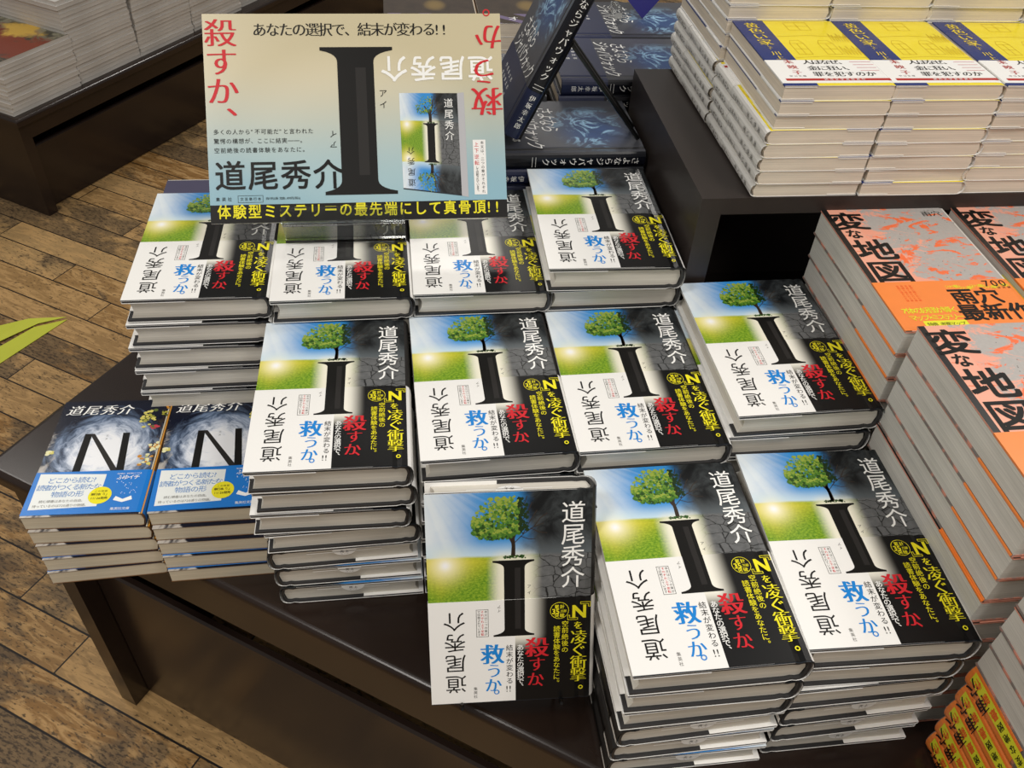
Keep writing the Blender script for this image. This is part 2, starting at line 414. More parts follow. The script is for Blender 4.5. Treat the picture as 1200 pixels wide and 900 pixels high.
def make_I():
    root = empty('hardcover_book')
    J = MB(); xl = -IW / 2
    prof = uprofile(IW, IT, .0030, 0.0, xl, flap=.058, hinge=.0012, low=False)
    nf = 3
    def mf(i):
        if i < nf: return paper_white, paper_white, paper_white
        x = prof[i][0]; top = prof[i][1] > IT * .62
        if top and x < IW / 2 - .004: return meadow, paper_white, ink_darkgrey if i > nf + 1 else paper_white
        if x > IW / 2 - .012: return (ink_darkgrey if top else paper_white), paper_white, ink_darkgrey
        return meadow, paper_white, paper_white
    J.strip(prof, -IH / 2, IH / 2, .0004, mf, IW, IH)
    J.box(xl + .0002, xl + .058, -IH / 2 + .014, IH / 2, .0031, .0034, paper_white); J.box(xl, xl + .0004, -IH / 2 + .014, IH / 2, 0, .0034, paper_white)
    s = Sheet(J, IW, IH, (0, 0, IT))
    tree(s, random.Random(3), lift=.00008)
    serif_I(s, ink_black, .392, .643, .46, .585, .309, .67, .00012, ('top', .52))
    s.rect(.525, .345, .560, .52, ink_darkgrey, .00016)
    s.vtext('道尾秀介', .876, .10, .400, .0200, ink_white, off=.004, lift=.0002)
    s.vtext('アイ', .612, .435, .465, .0035, ink_black)
    sp = Sheet(J, IT, IH, (IW / 2 + .0033, 0, IT / 2), (0, 0, -1), (0, 1, 0))
    sp.vtext('道尾秀介', .5, .36, .47, .008, ink_black)
    serif_I(sp, ink_black, .25, .75, .40, .60, .10, .30, 0.0, ('all', 0))
    J.build('dust_jacket', root)
    # paper band
    B = MB(); bp = uprofile(IW + .0006, IT, .0034, -.0004, xl - .0004, flap=.056, hinge=.0012, fh=.0031, low=False)
    def bf(i):
        x = bp[i][0]; top = bp[i][1] > IT * .62
        if i < nf: return paper_white, paper_white, paper_white
        if top and x < IW / 2 - .003: return obi_print, paper_white, paper_white if x < 0 else ink_black
        if x > IW / 2 - .012: return paper_white, paper_white, ink_black
        return obi_print, paper_white, paper_white
    v0 = .494; yb = -IH / 2 + .0009; yt = (.5 - v0) * IH
    B.strip(bp, yb, yt, .0003, bf, IW, IH)
    s = Sheet(B, IW, IH, (0, 0, IT + .0004))
    serif_I(s, ink_black, .392, .643, .46, .585, .309, .67, .00012, ('bottom', v0))
    s.rect(.525, v0, .560, .635, ink_darkgrey, .00016)
    T = dict(lift=.0002)
    s.vtext('介秀尾道', .153, .588, .897, .0185, ink_black, rot=180, **T)
    s.frame(.287, .535, .362, .668, .003, ink_grey, .0001)
    for k, u in enumerate((.346, .325, .304)):
        s.vtext(('本文は二つの章が', 'それぞれ上下逆転', 'で印刷されています')[k], u, .546, .655, .0026, (ink_grey, ink_red, ink_grey)[k], **T)
    s.vtext('アイ', .428, .525, .545, .0032, ink_grey, rot=180, **T)
    s.ch('救', .383, .755, .0205, ink_blue, off=.012, ming=True, **T)
    s.ch('う', .392, .838, .0150, ink_blue, off=.004, ming=True, **T); s.ch('か', .385, .910, .0150, ink_blue, off=.004, ming=True, **T)
    s.ch('。', .440, .925, .0150, ink_blue, off=.004, vert=False, **T)
    s.vtext('結末が変わる', .489, .727, .893, .0062, ink_black, **T); s.htext('!!', .47, .51, .932, .0085, ink_black, **T)
    s.vtext('あなたの選択で、', .556, .727, .925, .0062, ink_white, off=.006, **T)
    s.ch('殺', .660, .730, .0205, ink_red, off=.012, ming=True, **T)
    s.ch('す', .660, .815, .0150, ink_red, off=.004, ming=True, **T); s.ch('か', .650, .890, .0150, ink_red, off=.004, ming=True, **T)
    s.ch('、', .715, .895, .0150, ink_red, off=.004, **T)
    s.ch('『', .945, .512, .0130, ink_yellow, rot=-90, **T); s.ch('N', .920, .562, .0165, ink_yellow, off=.03, cw=.78, **T); s.ch('』', .893, .612, .0130, ink_yellow, rot=-90, **T)
    s.ch('を', .915, .632, .0080, ink_yellow, off=.01, ming=True, **T)
    s.vtext('凌ぐ衝撃', .920, .690, .880, .0145, ink_yellow, off=.004, ming=True, **T); s.ch('。', .965, .925, .0125, ink_yellow, off=.008, **T)
    s.ring(.798, .557, .0078, .0004, ink_yellow, .0001)
    s.htext('累計', .765, .831, .538, .0040, ink_yellow, off=.01, **T); s.htext('35', .752, .800, .559, .0065, ink_yellow, off=.02, **T)
    s.htext('万部', .803, .842, .560, .0027, ink_yellow, off=.01, **T); s.htext('突破', .765, .831, .580, .0040, ink_yellow, off=.01, **T)
    s.vtext('空前絶後の', .834, .622, .750, .0060, ink_yellow, off=.004, **T)
    s.vtext('読書体験をあなたに。', .783, .645, .915, .0060, ink_yellow, off=.004, **T)
    s.vtext('集英社', .274, .925, .965, .0034, ink_grey, **T)
    sp = Sheet(B, IT, IH, (IW / 2 + .0041, 0, IT / 2), (0, 0, -1), (0, 1, 0))
    sp.vtext('救うか。', .68, .58, .75, .0075, ink_red); sp.vtext('殺すか、', .32, .58, .75, .0075, ink_black); sp.vtext('あなたの選択で結末が変わる', .5, .79, .96, .0033, ink_black)
    B.build('paper_band', root)
    C = MB(); cp = uprofile(IW - .002, IT, .0018, .0006, xl + .0009, hinge=.001)
    C.strip(cp, -IH / 2 + .0004, IH / 2 - .0004, .0021, lambda i: (board_black,) * 3, IW, IH)
    C.build('case_binding', root)
    P = MB()
    P.prism_y(page_profile(IW, IT, .0027, xl + .0042, .0036, IW / 2 - .0035), -IH / 2 + .0034, IH / 2 - .0034, pages_cool)
    blk = P.build('page_block', root)
    S = MB(); y = IH / 2 - .0004
    pts = [(-.012, IT - .0032)] + [(.011 * math.cos(a), IT - .0038 - .0085 * math.sin(a)) for a in [math.pi - math.pi * k / 12 for k in range(13)]] + [(.012, IT - .0032)]
    S.face([(p[0], y, p[1]) for p in pts], paper_white)
    S.face([(-.034, y, IT - .0062), (.034, y, IT - .0062), (.034, y, IT - .0072), (-.034, y, IT - .0072)], paper_white)
    S.face([(-.034, y, IT - .0032), (.034, y, IT - .0032), (.034, IH / 2 - .02, IT - .0034), (-.034, IH / 2 - .02, IT - .0034)], paper_white)
    sl = Sheet(S, .02, .01, (0, y + .0002, IT - .0075), (-1, 0, 0), (0, 0, 1))
    sl.htext('売上', .28, .72, .40, .0036, ink_black); sl.htext('カード', .30, .70, .75, .0018, ink_grey)
    S.build('sales_slip', blk)
    return root
ZT = .533                                            # table top
ORD = ['topmost', 'second from top', 'third from top', 'fourth from top', 'fifth from top', 'sixth from top', 'seventh from top', 'eighth from top', 'ninth from top', 'tenth from top', 'eleventh from top', 'twelfth from top', 'thirteenth from top', 'fourteenth from top', 'fifteenth from top', 'sixteenth from top', 'seventeenth from top', 'eighteenth from top', 'nineteenth from top', 'twentieth from top', 'lowest']
# ------------------------------------------------------------------ floor
def f_floor(g):
    x, y, _ = g.obj()
    ROW, LEN = .0735, .62
    v = (y - .3355) / ROW; row = v._m('FLOOR', 0.0); fv = v - row
    rr = g.white(g.vec(row, 3.0, 1.0))
    q = (row._m('MODULO', 3.0)) * .36 + rr * .15
    uu = (x + .78) / LEN + q + .02; cell = uu._m('FLOOR', 0.0); fu = uu - cell
    rnd = g.white(g.vec(row, cell, 0.0)); rnd2 = g.white(g.vec(row, cell, 7.0))
    st = g.vec(x * 5 + rnd * 20, y * 26 + rnd2 * 13, rnd * 9)
    grain = g.noise(st, 2.2, 6, .62, 1.6)
    fleck = g.noise(g.vec(x * 80 + rnd * 9, y * 230, 0.0), 1.0, 5, .72)
    patch = g.noise(g.vec(x * 9, y * 16, rnd * 3), 1.0, 4, .6, .8)
    base = g.mix(rnd, lin('8a6434'), lin('a88a5e'))
    base = g.mix(grain.sm(.42, .60) * .85, base, lin('c09a66'))
    base = g.mix((patch + (rnd2 - .5) * .45).sm(.50, .68) * .75, base, lin('5d4e3b'))
    base = g.mix((fleck * .85 + patch * .22 + (rnd2 - .5) * .06).sm(.56, .64) * .85, base, lin('33281d'))
    gx = ((fu - .5).abs() * LEN); gy = ((fv - .5).abs() * ROW)
    joint = (gx.gt(LEN / 2 - .0013)).max(gy.gt(ROW / 2 - .0016))
    return g.mix(joint, base, lin('17100b')), grain * .25 + .38
floor_mat = mat('worn_wood_plank_floor', fn=f_floor, spec=.35)
ANG = R(-32.2)
m = MB(); m.face([(-5, -4, 0), (6, -4, 0), (6, 7, 0), (-5, 7, 0)], floor_mat)
fl = m.build('floor'); fl.rotation_euler = (0, 0, ANG); fl['kind'] = 'structure'
# ------------------------------------------------------------------ display tables
def make_table(name, loc, rz, L, D, H, label, rb=.106, dt=.208):
    t = empty(name, (*loc, 0), rz); tag(t, label, 'display table')
    m = MB(); rd = .008
    arc = [(rd - rd * math.sin(k * math.pi / 16), H - rd + rd * math.cos(k * math.pi / 16)) for k in range(9)] + [(0, H - .0185), (.003, H - .021)]
    m.face([(rd, rd, H), (L, rd, H), (L, D, H), (rd, D, H)], lacquer)
    for (o0, z0), (o1, z1) in zip(arc, arc[1:]):
        m.face([(o1, o1, z1), (L, o1, z1), (L, o0, z0), (o0, o0, z0)], lacquer)
        m.face([(o1, D, z1), (o1, o1, z1), (o0, o0, z0), (o0, D, z0)], lacquer)
    q = H - .021
    m.face([(.003, D, q), (L, D, q), (L, .003, q), (.003, .003, q)], lacquer)
    m.face([(L, .0, H - rd), (L, .0, q), (L, D, q), (L, D, H), (L, rd, H)], lacquer); m.face([(rd, D, H), (L, D, H), (L, D, q), (0, D, q), (0, D, H - rd)], lacquer)
    m.build('tabletop', t)
    m = MB(); m.box(.010, .038, .0155, D - .02, 0, H - .021, lacquer); m.build('end_panel', t)
    m = MB(); m.box(L - .038, L - .010, .0155, D - .02, 0, H - .021, lacquer); m.build('end_panel', t)
    m = MB(); m.box(.038, L - .038, .016, .030, H - rb, H - .021, lacquer); m.build('rail', t)
    m = MB(); m.box(.038, L - .038, .130, .142, H - dt - .08 if H > .4 else .0, H - .021, lacquer); m.build('finger_recess', t)
    m = MB(); hi = H - dt
    m.box(.040, L - .040, .042, .052, .004, hi - .003, lacquer)
    m.face([(.040, .042, hi - .003), (L - .040, .042, hi - .003), (L - .040, .045, hi), (.040, .045, hi)], lacquer)
    m.face([(.040, .045, hi), (L - .040, .045, hi), (L - .040, .052, hi), (.040, .052, hi)], lacquer)
    m.build('drawer_front', t)
    m = MB(); m.box(.038, L - .038, .062, .075, 0, .03, lacquer); m.build('plinth', t)
    return t
make_table('display_table', (-.466, .693), R(-32.75), 1.85, 1.75, ZT, 'dark brown laminate display table carrying the tree-cover hardcover stacks')
make_table('display_table', (-.893, 2.05), R(57.0), 2.6, .9, .27, 'low dark brown laminate table across the aisle under white magazine stacks', .062, .098)
# shelf box on the table
BX0, BX1, BY0, BY1, BZ = .287, .98, .702, 1.0, .844
b = empty('shelf_box', ((BX0 + BX1) / 2, (BY0 + BY1) / 2, ZT)); tag(b, 'dark open-fronted shelf box standing on the table under the yellow-cover paperbacks', 'shelf box')
hx, hy, bh = (BX1 - BX0) / 2, (BY1 - BY0) / 2, BZ - ZT
m = MB(); m.box(-hx, hx, -hy, hy, bh - .018, bh, boxlam); m.build('top_board', b)
m = MB(); m.box(-hx, -hx + .022, -hy, hy, 0, bh - .018, boxlam); m.build('side_board', b)
m = MB(); m.box(hx - .022, hx, -hy, hy, 0, bh - .018, boxlam); m.build('side_board', b)
m = MB(); m.box(-hx + .022, hx - .022, hy - .012, hy, 0, bh - .018, boxlam); m.build('back_board', b)
m = MB(); m.box(-hx + .022, hx - .022, -hy, hy - .012, 0, .014, boxlam); m.build('bottom_board', b)
# ------------------------------------------------------------------ stacks of the tree-cover hardcovers
GI = 'tree-cover hardcovers on the display table'
protoI = make_I(); usedI = [False]
def placeI(x, y, z, yaw, label, turned=False, sz=1.0):
    skip = () if turned else ('sales_slip',)
    o = copy_tree(protoI, None, skip)
    o.location = (x, y, z); o.rotation_euler = (0, 0, R(yaw) + (math.pi if turned else 0)); o.scale = (1, 1, sz)
    tag(o, label, 'book', GI); return o
def stackI(desc, ztop, pitch, poses, turned=()):
    for i, (x, y, a) in enumerate(poses):
        t = i in turned
        lab = ('spine-left ' if t else '') + 'tree-cover hardcover, ' + ORD[i] + ' in the ' + desc
        placeI(x, y, ztop - pitch * (i + 1), a, lab, t, pitch / .028)
rj = random.Random(11)
def col(x, y, n, dx=.0018, dy=.0012, da=.8): return [(x + rj.uniform(-dx, dx), y + rj.uniform(-dy, dy), rj.uniform(-da, da)) for _ in range(n)]
stackI('back-row stack nearest the aisle', ZT + .224, .028,
       [(-.197, .784, 0.), (-.199, .7815, .3), (-.202, .7800, -.3), (-.203, .7785, .3), (-.203, .7770, 0), (-.203, .793, 0), (-.203, .796, 0), (-.203, .797, 0)])
stackI('back-row stack under the clear sign stand', ZT + .224, .028, [(-.061, .776, .6)] + col(-.060, .780, 7))
stackI('back-row stack under the right half of the sign', ZT + .224, .028, [(.076, .779, .3)] + col(.076, .782, 7))
stackI('back-row stack beside the dark shelf box', ZT + .252, .028, [(.209, .775, -1.)] + [(.209, .781, .4)] + col(.210, .783, 7))
stackI('middle-row stack beside the blue-banded paperbacks', ZT + .196, .028,
       [(-.068, .584, -.6), (-.066, .586, -.3), (-.071, .585, -.6), (-.066, .587, 1.2), (-.067, .589, 1.6), (-.063, .589, .8), (-.061, .588, .3)], (4, 5, 6))
stackI('middle-row stack behind the leaning display copy', ZT + .196, .028, [(.073, .588, 1.2)] + col(.075, .590, 6))
stackI('middle-row stack just left of the box opening', ZT + .196, .028, [(.209, .588, .6)] + col(.211, .590, 6))
stackI('middle-row stack in front of the box opening', ZT + .218, .02725, [(.348, .600, 1.0), (.345, .600, .2)] + col(.345, .601, 6))
stackI('front-row stack right of the leaning display copy', ZT + .1764, .0294,
       [(.215, .391, .3), (.216, .392, 0), (.216, .394, 1.0), (.217, .395, 1.8), (.217, .396, 1.0), (.219, .396, .2)], (3, 4, 5))
stackI('front-row stack touching the orange-striped stacks', ZT + .1764, .0294,
       [(.352, .398, -1.4), (.351, .399, -1.2), (.352, .398, .6), (.354, .399, 1.4), (.354, .400, 1.6), (.356, .402, .2)], (3, 4, 5))
# display copy leaning on a wire easel
nrm = Vector((-.05, -.903, .426)).normalized(); upv = Vector((-.002, .427, .904)); upv = (upv - nrm * upv.dot(nrm)).normalized(); rgt = upv.cross(nrm)
cen = Vector((.0755, .3935, .660)); bc = cen - nrm * (IT + .0004)
def axes(o, r, u, n, c): o.matrix_world = Matrix(((r.x, u.x, n.x, c.x), (r.y, u.y, n.y, c.y), (r.z, u.z, n.z, c.z), (0, 0, 0, 1)))
o = copy_tree(protoI); axes(o, rgt, upv, nrm, bc); tag(o, 'tree-cover hardcover display copy leaning back upright on a black wire easel', 'book', GI)
def easel(name, label, base, r, u, n, W, h, foot_z, back, up_len, rr=.0016, open_foot=False):
    """base = middle of the book's lower back edge; back = how far the rear leg reaches"""
    e = empty(name, (base.x, base.y, foot_z)); tag(e, label, 'easel')
    P = lambda a, b, c: (base + r * a + u * b + n * c) - Vector((base.x, base.y, foot_z))
    m = MB()
    for s in (-1, 1):
        foot = P(s * W, -.006, -.004); foot = Vector((foot.x, foot.y, rr))
        m.rod([P(s * W, .003, h + .003), P(s * W, -.0022, h + .003), P(s * W, -.0022, 0), P(s * W, -.0022, -.003), P(s * W, up_len, -.0025)], rr, wire_black)
    m.build('front_frame', e)
    m = MB(); m.rod([P(-W, up_len, -.0025), P(W, up_len, -.0025)], rr, wire_black); m.build('cross_bar', e)
    for s in (-1, 1):
        m = MB(); top = P(s * W * .9, up_len * .98, -.004)
        d = Vector((-n.x, -n.y, 0)).normalized()
        ft = P(s * W * .9, 0, 0) + d * back; ft.z = rr
        f0 = P(s * W, -.0022, -.003); f1 = Vector((f0.x, f0.y, rr)) + d * .004
        m.rod([top, ft] if open_foot else [top, ft, f1, f0], rr, wire_black); m.build('leg', e)
    return e
easel('wire_easel', 'black wire easel holding up the leaning tree-cover display copy', bc - upv * (IH / 2), rgt, upv, nrm, .042, IT + .001, ZT, .045, .10)
for ch in [protoI] + list(protoI.children_recursive): bpy.data.objects.remove(ch)
# ------------------------------------------------------------------ generic paperback
def make_paperback(name, W, H, T, front, back, spine, edge, pages, bulge=.0015, concave=0.0, hard=None, spine_fn=None, front_fn=None, band=None, overhang=.0006, soft=None, flap_mat=None):
    root = empty(name); J = MB(); xl = -W / 2
    prof = uprofile(W, T, bulge, 0.0, xl, flap=.03 if (hard or soft) else None, hinge=.001 if hard else .0, fh=soft or .0026)
    nf = 3 if (hard or soft) else 0
    def mf(i):
        if i < nf: return flap_mat or edge, edge, edge
        x = prof[i][0]; top = prof[i][1] > T * .62
        if top and x < W / 2 - .003: return front, edge, edge
        if x > W / 2 - .008: return spine, edge, spine
        return back, edge, edge
    J.strip(prof, -H / 2, H / 2, .00035, mf, W, H)
    if front_fn: front_fn(Sheet(J, W, H, (0, 0, T)))
    if spine_fn: spine_fn(Sheet(J, T, H, (W / 2 + bulge + .0002, 0, T / 2), (0, 0, -1), (0, 1, 0)))
    J.build('dust_jacket' if hard else 'cover', root)
    if band:
        v0, v1, fmat, bfn, smat, sfn = band
        B = MB(); bp = uprofile(W + .0005, T, bulge + .0003, -.0003, xl - .0003, flap=.02, hinge=.001 if hard else .0, fh=.0024 if hard else (soft or .0006))
        def bf(i):
            x = bp[i][0]
            if i >= 3 and bp[i][1] > T * .62 and x < W / 2 - .003: return fmat, edge, fmat
            if x > W / 2 - .008: return smat, edge, smat
            return fmat, edge, fmat
        B.strip(bp, (.5 - v1) * H, (.5 - v0) * H, .00025, bf, W, H)
        if bfn: bfn(Sheet(B, W, H, (0, 0, T + .0003)))
        if sfn: sfn(Sheet(B, T, H, (W / 2 + bulge + .0006, 0, T / 2), (0, 0, -1), (0, 1, 0)))
        B.build('paper_band', root)
    if hard:
        C = MB(); cp = uprofile(W - .002, T, bulge - .001, .0005, xl + .0009)
        C.strip(cp, -H / 2 + .0004, H / 2 - .0004, .0018, lambda i: (hard,) * 3, W, H); C.build('case_binding', root)
    P = MB(); bb = .0024 if hard else .0004; ins = .003 if hard else overhang
    P.prism_y(page_profile(W, T, bb, xl + ins, concave, W / 2 - .0025), -H / 2 + ins, H / 2 - ins, pages)
    P.build('page_block', root)
    return root
def drop(p):
    for ch in [p] + list(p.children_recursive): bpy.data.objects.remove(ch)
# ------------------------------------------------------------------ blue-banded paperbacks with a letter N
NW, NH, NT = .1085, .152, .01735
def f_swirl(g):
    u, v, _ = g.uv()
    x = u - .52; y = (v - .52) * 1.42
    r = (x * x + y * y).pw(.5); a = y._m('ARCTAN2', x)
    n = g.noise(g.vec(a._m('COSINE', 0.0) * 1.2 + r * 3.0, a._m('SINE', 0.0) * 1.2 - r * 3.0, r * 5.0), 2.2, 6, .62, .6)
    n2 = g.noise(g.vec(u * 4, v * 6, 0.0), 2.0, 5, .6, 1.0)
    c = g.mix((r + (n - .5) * .75).sm(.60, .18), lin('0a1126'), lin('86a0c6'))
    c = g.mix((r + (n - .5) * .5).sm(.45, .14), c, lin('f4f6fa'))
    c = g.mix(((v - .80) * 3 + (n2 - .5) * 2).sm(.1, 1.0), c, lin('0c1226'))
    c = g.mix(((n2 - .5) * 1.5 + (u - .9) * 2.2).sm(-.05, .4), c, lin('3c3026'))
    return g.mix(((n2 - .5) * 1.8 + (.12 - u) * 2.5 + (.45 - v)).sm(.1, .5), c, lin('b9b3ac'))
swirl = mat('storm_cloud_print', fn=f_swirl, rough=.24, spec=.35)
blue_band = mat('blue_band', fn=speck('0e79d2', .04), rough=.3)
band_white = mat('band_white', fn=speck('eef2f0', .02), rough=.35)
ink_bandblue = mat('ink_band_blue', '3f7fc4', .4)
petals = [mat('petal_print', c, .35) for c in ('d9cf6a', 'e8e4b4', 'a8a43a', 'c23347', '5c6a2a', 'c98a2c')]
brown_art = mat('brown_edge_print', fn=speck('6b4a2a', .6, 260), rough=.3)
def n_front(s):
    rnd = random.Random(5); L = .00012
    s.htext('道尾秀介', .05, .66, .088, .0150, ink_white, off=.006, shear=.22, sx=1.05, ming=True, lift=.0002)
    t = [(.287, .31), (.351, .31), (.359, .66), (.290, .66)]
    s.poly(t, ink_black, L); s.poly([(.330, .31), (.372, .31), (.70, .66), (.636, .66)], ink_darkgrey, L); s.poly([(.624, .308), (.685, .308), (.735, .66), (.667, .66)], ink_black, L)
    s.vtext('エヌ', .49, .33, .36, .0030, ink_grey)
    for cx, cy, sp, n, k in ((.80, .17, .07, 34, (0, 2, 0, 4)), (.88, .26, .03, 14, (3, 3, 4)), (.93, .44, .05, 22, (1, 1, 5)), (.90, .55, .06, 20, (1, 0, 5)), (.03, .47, .03, 12, (1, 0)), (.95, .12, .05, 12, (2, 4, 5))):
        for _ in range(n):
            q = rnd.uniform(.0008, .0026)
            s.disc(min(.985, max(.02, cx + rnd.gauss(0, sp * .5))), cy + rnd.gauss(0, sp * .45), q, petals[rnd.choice(k)], .0001 + rnd.random() * .0001, 7, q * rnd.uniform(.5, 1))
    s.rect(.985, 0, .998, 1, petals[5], .0001)
def n_band(s):
    L = .0001
    s.poly([(.037, .655), (.60, .672), (.60, .93), (.045, .945)], band_white, L)
    T = dict(lift=.0002)
    s.htext('どこから読む?', .12, .54, .713, .0078, ink_bandblue, **T); s.htext('読者がつくる新たな', .055, .585, .770, .0078, ink_bandblue, **T); s.htext('物語の形', .19, .46, .826, .0078, ink_bandblue, **T)
    s.htext('読む順番はあなたの自由。', .11, .49, .881, .0036, ink_grey, **T); s.htext('待っているのは720通りの物語。', .07, .53, .917, .0036, ink_grey, **T)
    s.disc(.60, .845, .0105, ink_yellow, .00025)
    T2 = dict(lift=.00032)
    s.htext('この物語', .545, .655, .812, .0026, ink_black, **T2); s.htext('単行本「I」', .525, .675, .838, .0034, ink_black, off=.01, **T2); s.htext('11/26発売', .53, .67, .868, .0034, ink_black, off=.01, **T2)
    s.htext('ふゆイチ', .70, .89, .703, .0062, ink_white, off=.008, **T); s.htext('次の本は、冬が決めてくれる', .69, .90, .672, .0022, ink_white, **T)
    s.poly([(.72, .885), (.735, .855), (.80, .880), (.80, .905)], ink_white, L); s.poly([(.80, .905), (.80, .880), (.865, .855), (.88, .885)], ink_white, L)
    rnd = random.Random(2)
    for _ in range(22): s.disc(.80 + rnd.uniform(-.10, .10), .785 + rnd.uniform(-.05, .05), .0004, ink_white, L, 6)
    s.htext('集英社文庫', .72, .88, .955, .0036, ink_white, **T)
navy_edge = mat('navy_edge', '161a2c', .4)
pN = make_paperback('paperback_book', NW, NH, NT, swirl, brown_art, brown_art, brown_art, pages_warm, bulge=.0003, front_fn=n_front,
                    band=(.642, .985, blue_band, n_band, blue_band, None))
GN = 'blue-banded storm-cover paperbacks'
def stackN(desc, pts, pitch=.0174):
    n = len(pts)
    for i, (x, y, a) in enumerate(pts):
        o = copy_tree(pN, None, ('paper_band',) if i in (1, 2) else ()); o.location = (x, y, ZT + pitch * (n - 1 - i)); o.rotation_euler = (0, 0, R(a))
        tag(o, 'storm-cover ' + ('bandless' if i in (1, 2) else 'blue-banded') + ' paperback, ' + ORD[i] + ' in the stack ' + desc, 'book', GN)
stackN('at the table corner', [(-.3005, .6185, -1.6), (-.299, .616, -.6), (-.298, .614, .4), (-.298, .612, 1.5), (-.299, .610, 2.4)])
stackN('against the tall hardcover stack', [(-.190, .6165, 0), (-.189, .612, .3), (-.187, .608, 0), (-.186, .605, .5), (-.185, .602, 1.0)])
drop(pN)
# ------------------------------------------------------------------ yellow-cover paperbacks on the shelf box
YW, YH, YT = .106, .152, .0139
def f_yellow(g):
    u, v, _ = g.uv()
    n = g.noise(g.vec(u * 5, v * 7, 0.0), 2.0, 4, .6)
    c = g.mix(n, lin('eed51e'), lin('f7e640'))
    return g.mix(u.lt(.295), c, g.mix(n, lin('1d2d6a'), lin('26387c')))
yellow_print = mat('yellow_and_navy_print', fn=f_yellow, rough=.25, spec=.35)
ink_sketch = mat('ink_sketch', 'c9a415', .45)
ink_gold = mat('ink_gold', 'efd43a', .4)
ink_band_red = mat('ink_band_red', 'b8342e', .4)
ink_pink = mat('ink_pink', 'd9979c', .45)
spine_white = mat('spine_white', fn=speck('d9d7d2', .05), rough=.4)
def y_front(s):
    T = dict(lift=.0002)
    s.vtext('黄色い家', .147, .085, .36, .0150, ink_gold, off=.004, ming=True, **T); s.vtext('(上)', .155, .42, .46, .0045, ink_gold, **T); s.vtext('川上', .160, .535, .60, .0095, ink_gold, ming=True, **T)
    def win(u0, v0, u1, v1, arch):
        w = .0005
        s.line([(u0, v1), (u0, v0), (u1, v0), (u1, v1), (u0, v1)], w, ink_sketch, .0001); s.line([((u0 + u1) / 2, v0), ((u0 + u1) / 2, v1)], w, ink_sketch, .0001)
        s.line([(u0, (v0 + v1) / 2), (u1, (v0 + v1) / 2)], w, ink_sketch, .0001)
        if arch: s.line([(u0, v0), (u0 + (u1 - u0) * .2, v0 - .05), (u1 - (u1 - u0) * .2, v0 - .05), (u1, v0)], w, ink_sketch, .0001)
    win(.48, .03, .70, .16, False); win(.37, .38, .50, .55, True); win(.64, .38, .78, .55, True)
    s.line([(.30, .27), (.6, .25), (.98, .28)], .0005, ink_sketch, .0001); s.line([(.31, .60), (.6, .58), (.98, .60)], .0005, ink_sketch, .0001)
    for k in range(7): s.line([(.80 + .025 * k, .36), (.82 + .025 * k, .22 + .02 * (k % 3)), (.83 + .025 * k, .34)], .0004, ink_sketch, .0001)
    for k in range(6): s.line([(.80 + .03 * k, .56), (.815 + .03 * k, .42 + .03 * (k % 2)), (.83 + .03 * k, .55)], .0004, ink_sketch, .0001)
def y_band(s):
    T = dict(lift=.0002)
    s.vtext('未映子', .20, .665, .82, .0095, ink_band_red, ming=True, **T)
    s.htext('人はなぜ、', .33, .74, .672, .0105, ink_black, off=.004, ming=True, shear=.1, **T)
    s.htext('金に狂い、', .33, .76, .760, .0105, ink_black, off=.004, ming=True, shear=.1, **T)
    s.htext('罪を犯すのか', .33, .90, .845, .0105, ink_black, off=.004, ming=True, shear=.1, **T)
    for k in range(4): s.line([(.76 + .01 * k, .67 + .042 * k), (.96, .67 + .042 * k)], .0008, ink_pink, .0002)
    s.rect(.05, .905, .985, .935, ink_band_red, .0001); s.htext('読売文学賞受賞作', .38, .76, .920, .0036, ink_white, **T)
    s.htext('中公文庫', .10, .26, .872, .0034, ink_grey, **T)
def y_spine(s):
    s.vtext('黄色い家', .5, .10, .30, .0060, ink_grey); s.vtext('川上未映子', .5, .42, .58, .0050, ink_grey)
def y_bspine(s): s.vtext('人は金に狂う', .5, .70, .93, .0060, ink_grey, off=.006, ming=True)
navy_flap = mat('navy_flap', '26387c', .35)
pY = make_paperback('paperback_book', YW, YH, YT, yellow_print, paper_white, spine_white, paper_white, pages_pale, soft=.0009, flap_mat=navy_flap, bulge=.0032, front_fn=y_front, spine_fn=y_spine,
                    band=(.64, .965, paper_white, y_band, spine_white, y_bspine))
GY = 'yellow-cover paperbacks on the shelf box'
def stackY(desc, x, y, n, spines, z0, lean=0.0, seed=0):
    rr = random.Random(seed)
    for i in range(n):
        turned = i >= n - spines
        o = copy_tree(pY); k = n - 1 - i
        o.location = (x + rr.uniform(-.0015, .0015) - (.002 if turned else 0), y + rr.uniform(-.0012, .0012), z0 + YT * k)
        o.rotation_euler = (0, 0, R(rr.uniform(-.7, .7)) + (math.pi if turned else 0))
        tag(o, ('spine-left ' if turned else '') + 'yellow-cover paperback, ' + ORD[i] + ' in the ' + desc, 'book', GY)
for k, dsc in enumerate(('front-row stack at the box corner', 'second front-row stack from the box corner', 'third front-row stack from the box corner', 'fourth front-row stack from the box corner')):
    stackY(dsc, .391 + .1065 * k, .779, 8, (5, 0, 2, 0)[k], BZ, seed=20 + k)
for k, dsc in enumerate(('rear-row stack at the box corner', 'second rear-row stack from the box corner', 'third rear-row stack from the box corner', 'fourth rear-row stack from the box corner')):
    stackY(dsc, .388 + .1065 * k, .9335, 10, (5, 0, 0, 0)[k], BZ, seed=40 + k)
drop(pY)
